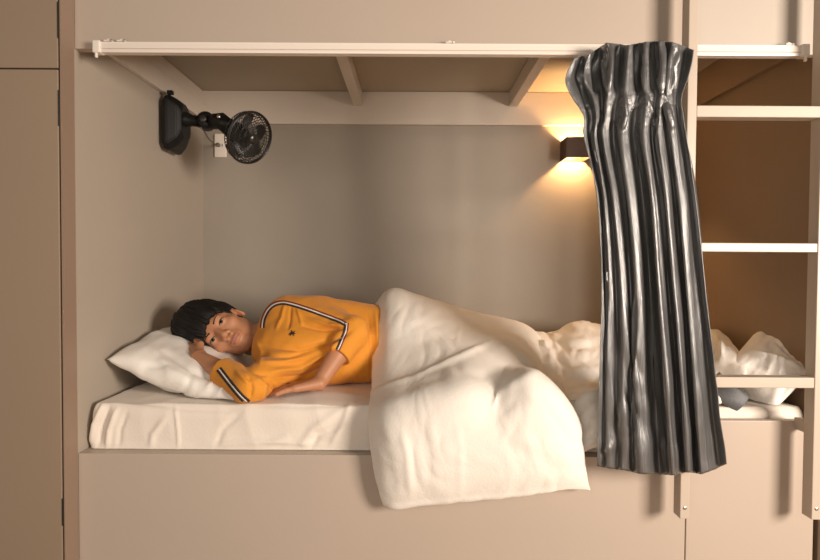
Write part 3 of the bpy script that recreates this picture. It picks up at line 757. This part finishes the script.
# hips and legs lie under the duvet
HPu, HPl = W(.06, .47, -.215), W(.06, .40, -.290)
K1, A1_, K2, A2_ = W(.27, .52, -.318), W(.62, .60, -.336), W(.22, .42, -.326), W(.60, .50, -.338)
for hp, kk, aa in ((HPu, K1, A1_), (HPl, K2, A2_)):
    bf.cone(hp, kk, .070, .042, .02); bf.cone(kk, lerp(kk, aa, .35), .042, .040, .01); bf.cone(lerp(kk, aa, .3), aa, .040, .028, .01)
    bf.cone(aa, aa + Vector((.085, -.045, -.008)), .030, .018, .01); bf.ell(aa + Vector((.09, -.05, -.010)), ((1, 0, 0), (0, 1, 0), (0, 0, 1)), (.035, .030, .018), .01)
# nothing reaches into the mattress
bf.a[:, :, :max(0, int((H + ZM + .001 - bf.lo[2]) / h))] = .5
pos, fs = bf.mesh()
person = thing('person', 'person in a mustard shirt lying on one side, head propped on a hand', 'person', W(-.3, .3, ZM))
me = npmesh('body', pos, fs, 2)
body = link('body', me, [M['skin'], M['lips']], person)
cen = np.zeros(len(me.polygons) * 3); me.polygons.foreach_get('center', cen); cen = cen.reshape(-1, 3) - np.array(HO)
ls, lu, lf = cen @ np.array(sh), cen @ np.array(uh), cen @ np.array(fh)
lip = (lf > .075) & (((ls / .0215) ** 2 + ((lu + .0652) / .0062) ** 2) < 1)
me.polygons.foreach_set('material_index', lip.astype(np.int32))
# hair
hf = Field(np.array(HO) - .19, np.array(HO) + .19, .0030)
hf.ell(hd(0, .042, -.016), RH, (.086, .100, .098), .01)
hf.ell(hd(-.016, .106, .010), RH, (.076, .066, .076), .035)
hf.ell(hd(.0, .058, .050), RH, (.066, .044, .046), .02)
hf.ell(hd(-.028, .052, .048), RH, (.050, .036, .042), .02)
# cut for the face and the nape
hf.ell(hd(.020, -.040, .092), RH, (.082, .078, .085), .008, 's')
hf.ell(hd(-.030, -.050, .090), RH, (.070, .076, .080), .008, 's')
hf.ell(hd(0, -.085, .02), RH, (.12, .062, .09), .01, 's')
for s in (-1, 1): hf.ell(hd(s * .085, -.012, .012), RH, (.022, .034, .030), .006, 's')
pos, fs = hf.mesh(); me = npmesh('hair', pos, fs, 2)
def fhair(co, nn):
    q = Vector(co) - HO; a = q.dot(sh); b = q.dot(uh); c = q.dot(fh)
    ph = math.atan2(a, c + .02)
    w = noise.noise(Vector((ph * 9, b * 9, 1.7))) * .006 + noise.noise(Vector((ph * 26, b * 12, 4))) * .0035 + noise.noise(Vector((a * 190, b * 22, c * 60))) * .0018
    return w
displace(me, fhair)
link('hair', me, M['hair'], person)
# brows, eyes, lashes
bbt = BVHTree.FromPolygons([v.co.copy() for v in body.data.vertices], [tuple(p.vertices) for p in body.data.polygons])
def on_face(s, u, lift=.0004):
    o_ = hd(s, u, .2); hit = bbt.ray_cast(o_, -fh)
    return (hit[0] + hit[1] * lift) if hit[0] else hd(s, u, .08)
def facepatch(name, fnu, m, n=14, k=4, lift=.0006, parent=person):
    bm = bmesh.new(); rows_ = []
    for i in range(n + 1):
        s, ua, ub = fnu(i / n); rows_.append([bm.verts.new(on_face(s, ua + (ub - ua) * j / k, lift)) for j in range(k + 1)])
    for i in range(n):
        for j in range(k): bm.faces.new((rows_[i][j], rows_[i + 1][j], rows_[i + 1][j + 1], rows_[i][j + 1]))
    r = bmesh.ops.solidify(bm, geom=bm.faces[:], thickness=.0005)
    return obj(name, bm, m, parent, True)
for sg in (-1, 1):
    facepatch('eyebrow', lambda t: (sg * (.015 + .033 * t), .0195 + .005 * math.sin(math.pi * t * .8) - .0022 * (1 - t * .8), .0195 + .005 * math.sin(math.pi * t * .8) + .0028 * (1 - t * .7)), M['brow'])
    def almond(t, hh=.0031): e = math.sin(math.pi * t) ** .7; return (sg * (.0185 + .027 * t), .0005 + .0022 * t - hh * e * .85, .0005 + .0022 * t + hh * e)
    ey = facepatch('eye', almond, M['eyew'])
    facepatch('iris', lambda t: (sg * .0315 + .0052 * (2 * t - 1), .0012 - .0040 * math.sqrt(max(0, 1 - (2 * t - 1) ** 2)), .0012 + .0042 * math.sqrt(max(0, 1 - (2 * t - 1) ** 2))), M['iris'], 10, 4, .0012, ey)
    facepatch('eyelash', lambda t: (sg * (.0175 + .0295 * t), .0005 + .0022 * t + .0037 * math.sin(math.pi * t) ** .7, .0012 + .0022 * t + .0062 * math.sin(math.pi * t) ** .7), M['brow'], 14, 2, .0012, ey)

# shirt
sf = Field(W(-.66, -.03, -.40), W(.13, .62, .0), .0030)
torso(sf, .007, 1, .035)
def cutp(a, b, t): o = lerp(a, b, t); return (tuple(o), tuple((b - a).normalized()))
c1 = cutp(EL, WL, .50); c2 = cutp(ER, WR, .50)
sf.cone(SL, EL, .056, .047, .035); sf.cone(EL, lerp(EL, WL, .6), .047, .045, .012, 'u', c1)
sf.cone(SR, ER, .056, .047, .035); sf.cone(ER, lerp(ER, WR, .65), .047, .042, .012, 'u', c2)
sf.cone(lerp(SL, NB, .1), lerp(SL, NB, .75), .046, .050, .03); sf.cone(SR, NB, .048, .05, .03)
# neck opening
nd = (hd(0, -.055, -.02) - NB).normalized()
sf.cone(NB + nd * .028, NB + nd * .12, .053, .068, .004, 's')
sf.a[:, :, :max(0, int((H + ZM + .001 - sf.lo[2]) / .003))] = .5
pos, fs = sf.mesh(); me = npmesh('shirt', pos, fs, 2)
SS = [([(262, 345), (300, 350), (335, 340), (352, 330)], 2.6, -.006), ([(270, 372), (300, 368), (330, 352), (340, 340)], 2.6, .007), ([(275, 378), (305, 377), (332, 362)], 2.6, -.007),
      ([(285, 305), (282, 318), (276, 330)], 1.6, .004), ([(291, 306), (290, 320), (288, 330)], 1.5, -.004), ([(297, 308), (300, 318), (302, 326)], 1.5, .003),
      ([(300, 325), (325, 330), (345, 328)], 2, -.005), ([(308, 318), (328, 325), (342, 326)], 1.8, .005), ([(315, 312), (330, 318), (350, 318)], 1.8, -.003),
      ([(258, 362), (285, 362), (310, 356)], 2.2, .005), ([(262, 355), (290, 357), (320, 348)], 1.8, -.004), ([(368, 318), (372, 345), (371, 378)], 2, -.004), ([(375, 312), (378, 345), (376, 380)], 2, .004),
      ([(255, 378), (265, 385), (262, 400)], 2.4, .005), ([(248, 376), (252, 388), (250, 398)], 2.2, -.005), ([(262, 378), (272, 384), (276, 392)], 2.2, -.005),
      ([(235, 370), (245, 380), (252, 384)], 2.2, .004), ([(243, 366), (255, 372), (268, 376)], 2.2, -.005), ([(255, 340), (262, 352), (260, 366)], 2, .003)]
displace(me, lambda co, nn: 1.5 * strokes(*proj(co), SS) + noise.noise(Vector((co.x * 14, co.y * 14, co.z * 22))) * .003 + noise.noise(Vector((co.x * 34, co.y * 24, co.z * 44))) * .0014)
shirt = link('shirt', me, M['shirt'], person)
shirt['label'] = 'mustard orange long-sleeved shirt with striped sleeves'
sbt = BVHTree.FromPolygons([v.co.copy() for v in me.vertices], [tuple(p.vertices) for p in me.polygons])
def on_shirt(px, py, lift):
    d = (P(px, py, .3) - CL).normalized(); hit = sbt.ray_cast(CL, d)
    return (hit[0] + hit[1] * lift, hit[1]) if hit[0] else None
def ribbon(name, path, w, bands, lift=.0012, n=60):
    # bands: (from, to, material) across the width in px
    pts = spline([Vector((a, b, 0)) for a, b in path], n)
    for lo_, hi_, mname in bands:
        bm = bmesh.new(); prev = None
        for i, p in enumerate(pts):
            t = (pts[min(i + 1, n)] - pts[max(i - 1, 0)]).normalized(); q = Vector((-t.y, t.x, 0)); row = []
            for j in range(3):
                e = p + q * (lo_ + (hi_ - lo_) * j / 2); r = on_shirt(e.x, e.y, lift)
                row.append(r[0] if r else None)
            if prev and all(row) and all(prev) and (row[1] - prev[1]).length < .03:
                a = [bm.verts.new(v) for v in prev]; b = [bm.verts.new(v) for v in row]
                for j in range(2): bm.faces.new((a[j], a[j + 1], b[j + 1], b[j]))
            prev = row
        bmesh.ops.remove_doubles(bm, verts=bm.verts, dist=.00005)
        bmesh.ops.solidify(bm, geom=bm.faces[:], thickness=.0008)
        o = obj(name, bm, M[mname], shirt, True)
        o['label'] = {'sblack': 'black', 'swhite': 'white', 'sred': 'maroon'}[mname] + ' sleeve stripe'
up = [(262, 328), (263, 320), (267, 311), (273, 305), (281, 302.5), (290, 303.5), (305, 308), (322, 314), (338, 320), (346, 324)]
ribbon('sleeve_stripe', up, 4, [(.8, 2.6, 'sblack'), (-.5, .8, 'swhite'), (-1.9, -.5, 'sred')])
ribbon('sleeve_stripe', [(347, 323), (346, 331), (342, 341), (338, 350)], 4, [(.6, 2.6, 'sblack'), (-.5, .6, 'swhite'), (-2, -.5, 'sred')], n=20)
ribbon('sleeve_stripe', [(219, 369), (226, 378), (234, 388), (242, 397), (249, 403)], 5, [(-.6, .8, 'swhite'), (.8, 3.2, 'sblack'), (-3, -.6, 'sblack')], n=30)
# collar ring
co_ = NB + nd * .020; cm = frame(co_, nd)
def skin_hit(d):
    hit = bbt.ray_cast(co_ + d * .14, -d); return hit[0] if hit[0] else co_ + d * .06
bm = bmesh.new(); seg = 40; rings = []
for k in range(seg):
    q = 2 * math.pi * k / seg; d = (cm.to_3x3() @ Vector((math.cos(q), math.sin(q), 0)))
    base = skin_hit(d); r = (base - co_).length; r = min(max(r, .050), .066)
    b = co_ + d * (r + .002)
    rings.append([bm.verts.new(b + d * dx + nd * dy) for dx, dy in ((.000, .006), (.0035, .007), (.006, .002), (.009, -.012), (.010, -.024), (.0, -.024))])
for k in range(seg):
    A_, B_ = rings[k], rings[(k + 1) % seg]
    for j in range(6): bm.faces.new((A_[j], A_[(j + 1) % 6], B_[(j + 1) % 6], B_[j]))
obj('collar', bm, M['rib'], shirt, True)
# small dark chest emblem (mallet player on a horse)
em = [(-3.2, 1.2), (-2.2, -.4), (-1.0, -1.0), (-.9, -2.4), (-.2, -3.2), (.5, -2.6), (.4, -1.6), (1.6, -1.2), (3.0, -2.6), (3.4, -2.2), (2.2, -.6), (3.6, .2), (3.2, 1.0), (2.0, .6), (1.6, 1.4), (2.6, 2.8), (2.0, 3.0), (.8, 1.6), (-.6, 1.4), (-1.6, 3.0), (-2.2, 2.8), (-1.6, 1.2), (-2.4, 1.0), (-3.0, 2.0)]
bm = bmesh.new(); vs = []
for ex, ey_ in em:
    r = on_shirt(292 + ex * .95, 333.5 + ey_ * .95, .0014); vs.append(bm.verts.new(r[0]))
f = bm.faces.new(vs); bmesh.ops.triangulate(bm, faces=[f]); bmesh.ops.solidify(bm, geom=bm.faces[:], thickness=.0006)
obj('chest_emblem', bm, M['sblack'], shirt)

# ------------------------------------------------------------------ light
def area(name, loc, tgt, size, e, col, sy=None):
    l = bpy.data.lights.new(name, 'AREA'); l.energy = e; l.size = size; l.color = col
    if sy: l.shape = 'RECTANGLE'; l.size_y = sy
    o = bpy.data.objects.new(name, l); C.objects.link(o); o.location = W(*loc)
    o.rotation_euler = (W(*loc) - W(*tgt)).to_track_quat('Z', 'Y').to_euler()
area('key_light', (2.1, -2.0, .22), (-.1, .3, -.15), .75, 112, (1, .858, .735))
area('fill_light', (-.5, -2.6, .15), (0, 0, 0), 1.8, 23, (1, .885, .775))  # added soft fill from the camera side, not a lamp of the room
w = bpy.data.worlds.new('world'); bpy.context.scene.world = w; w.use_nodes = True
w.node_tree.nodes['Background'].inputs[0].default_value = (1, .84, .68, 1); w.node_tree.nodes['Background'].inputs[1].default_value = .13
vs_ = bpy.context.scene.view_settings
vs_.view_transform = 'Standard'; vs_.look = 'None'; vs_.gamma = 1; vs_.exposure = -.06
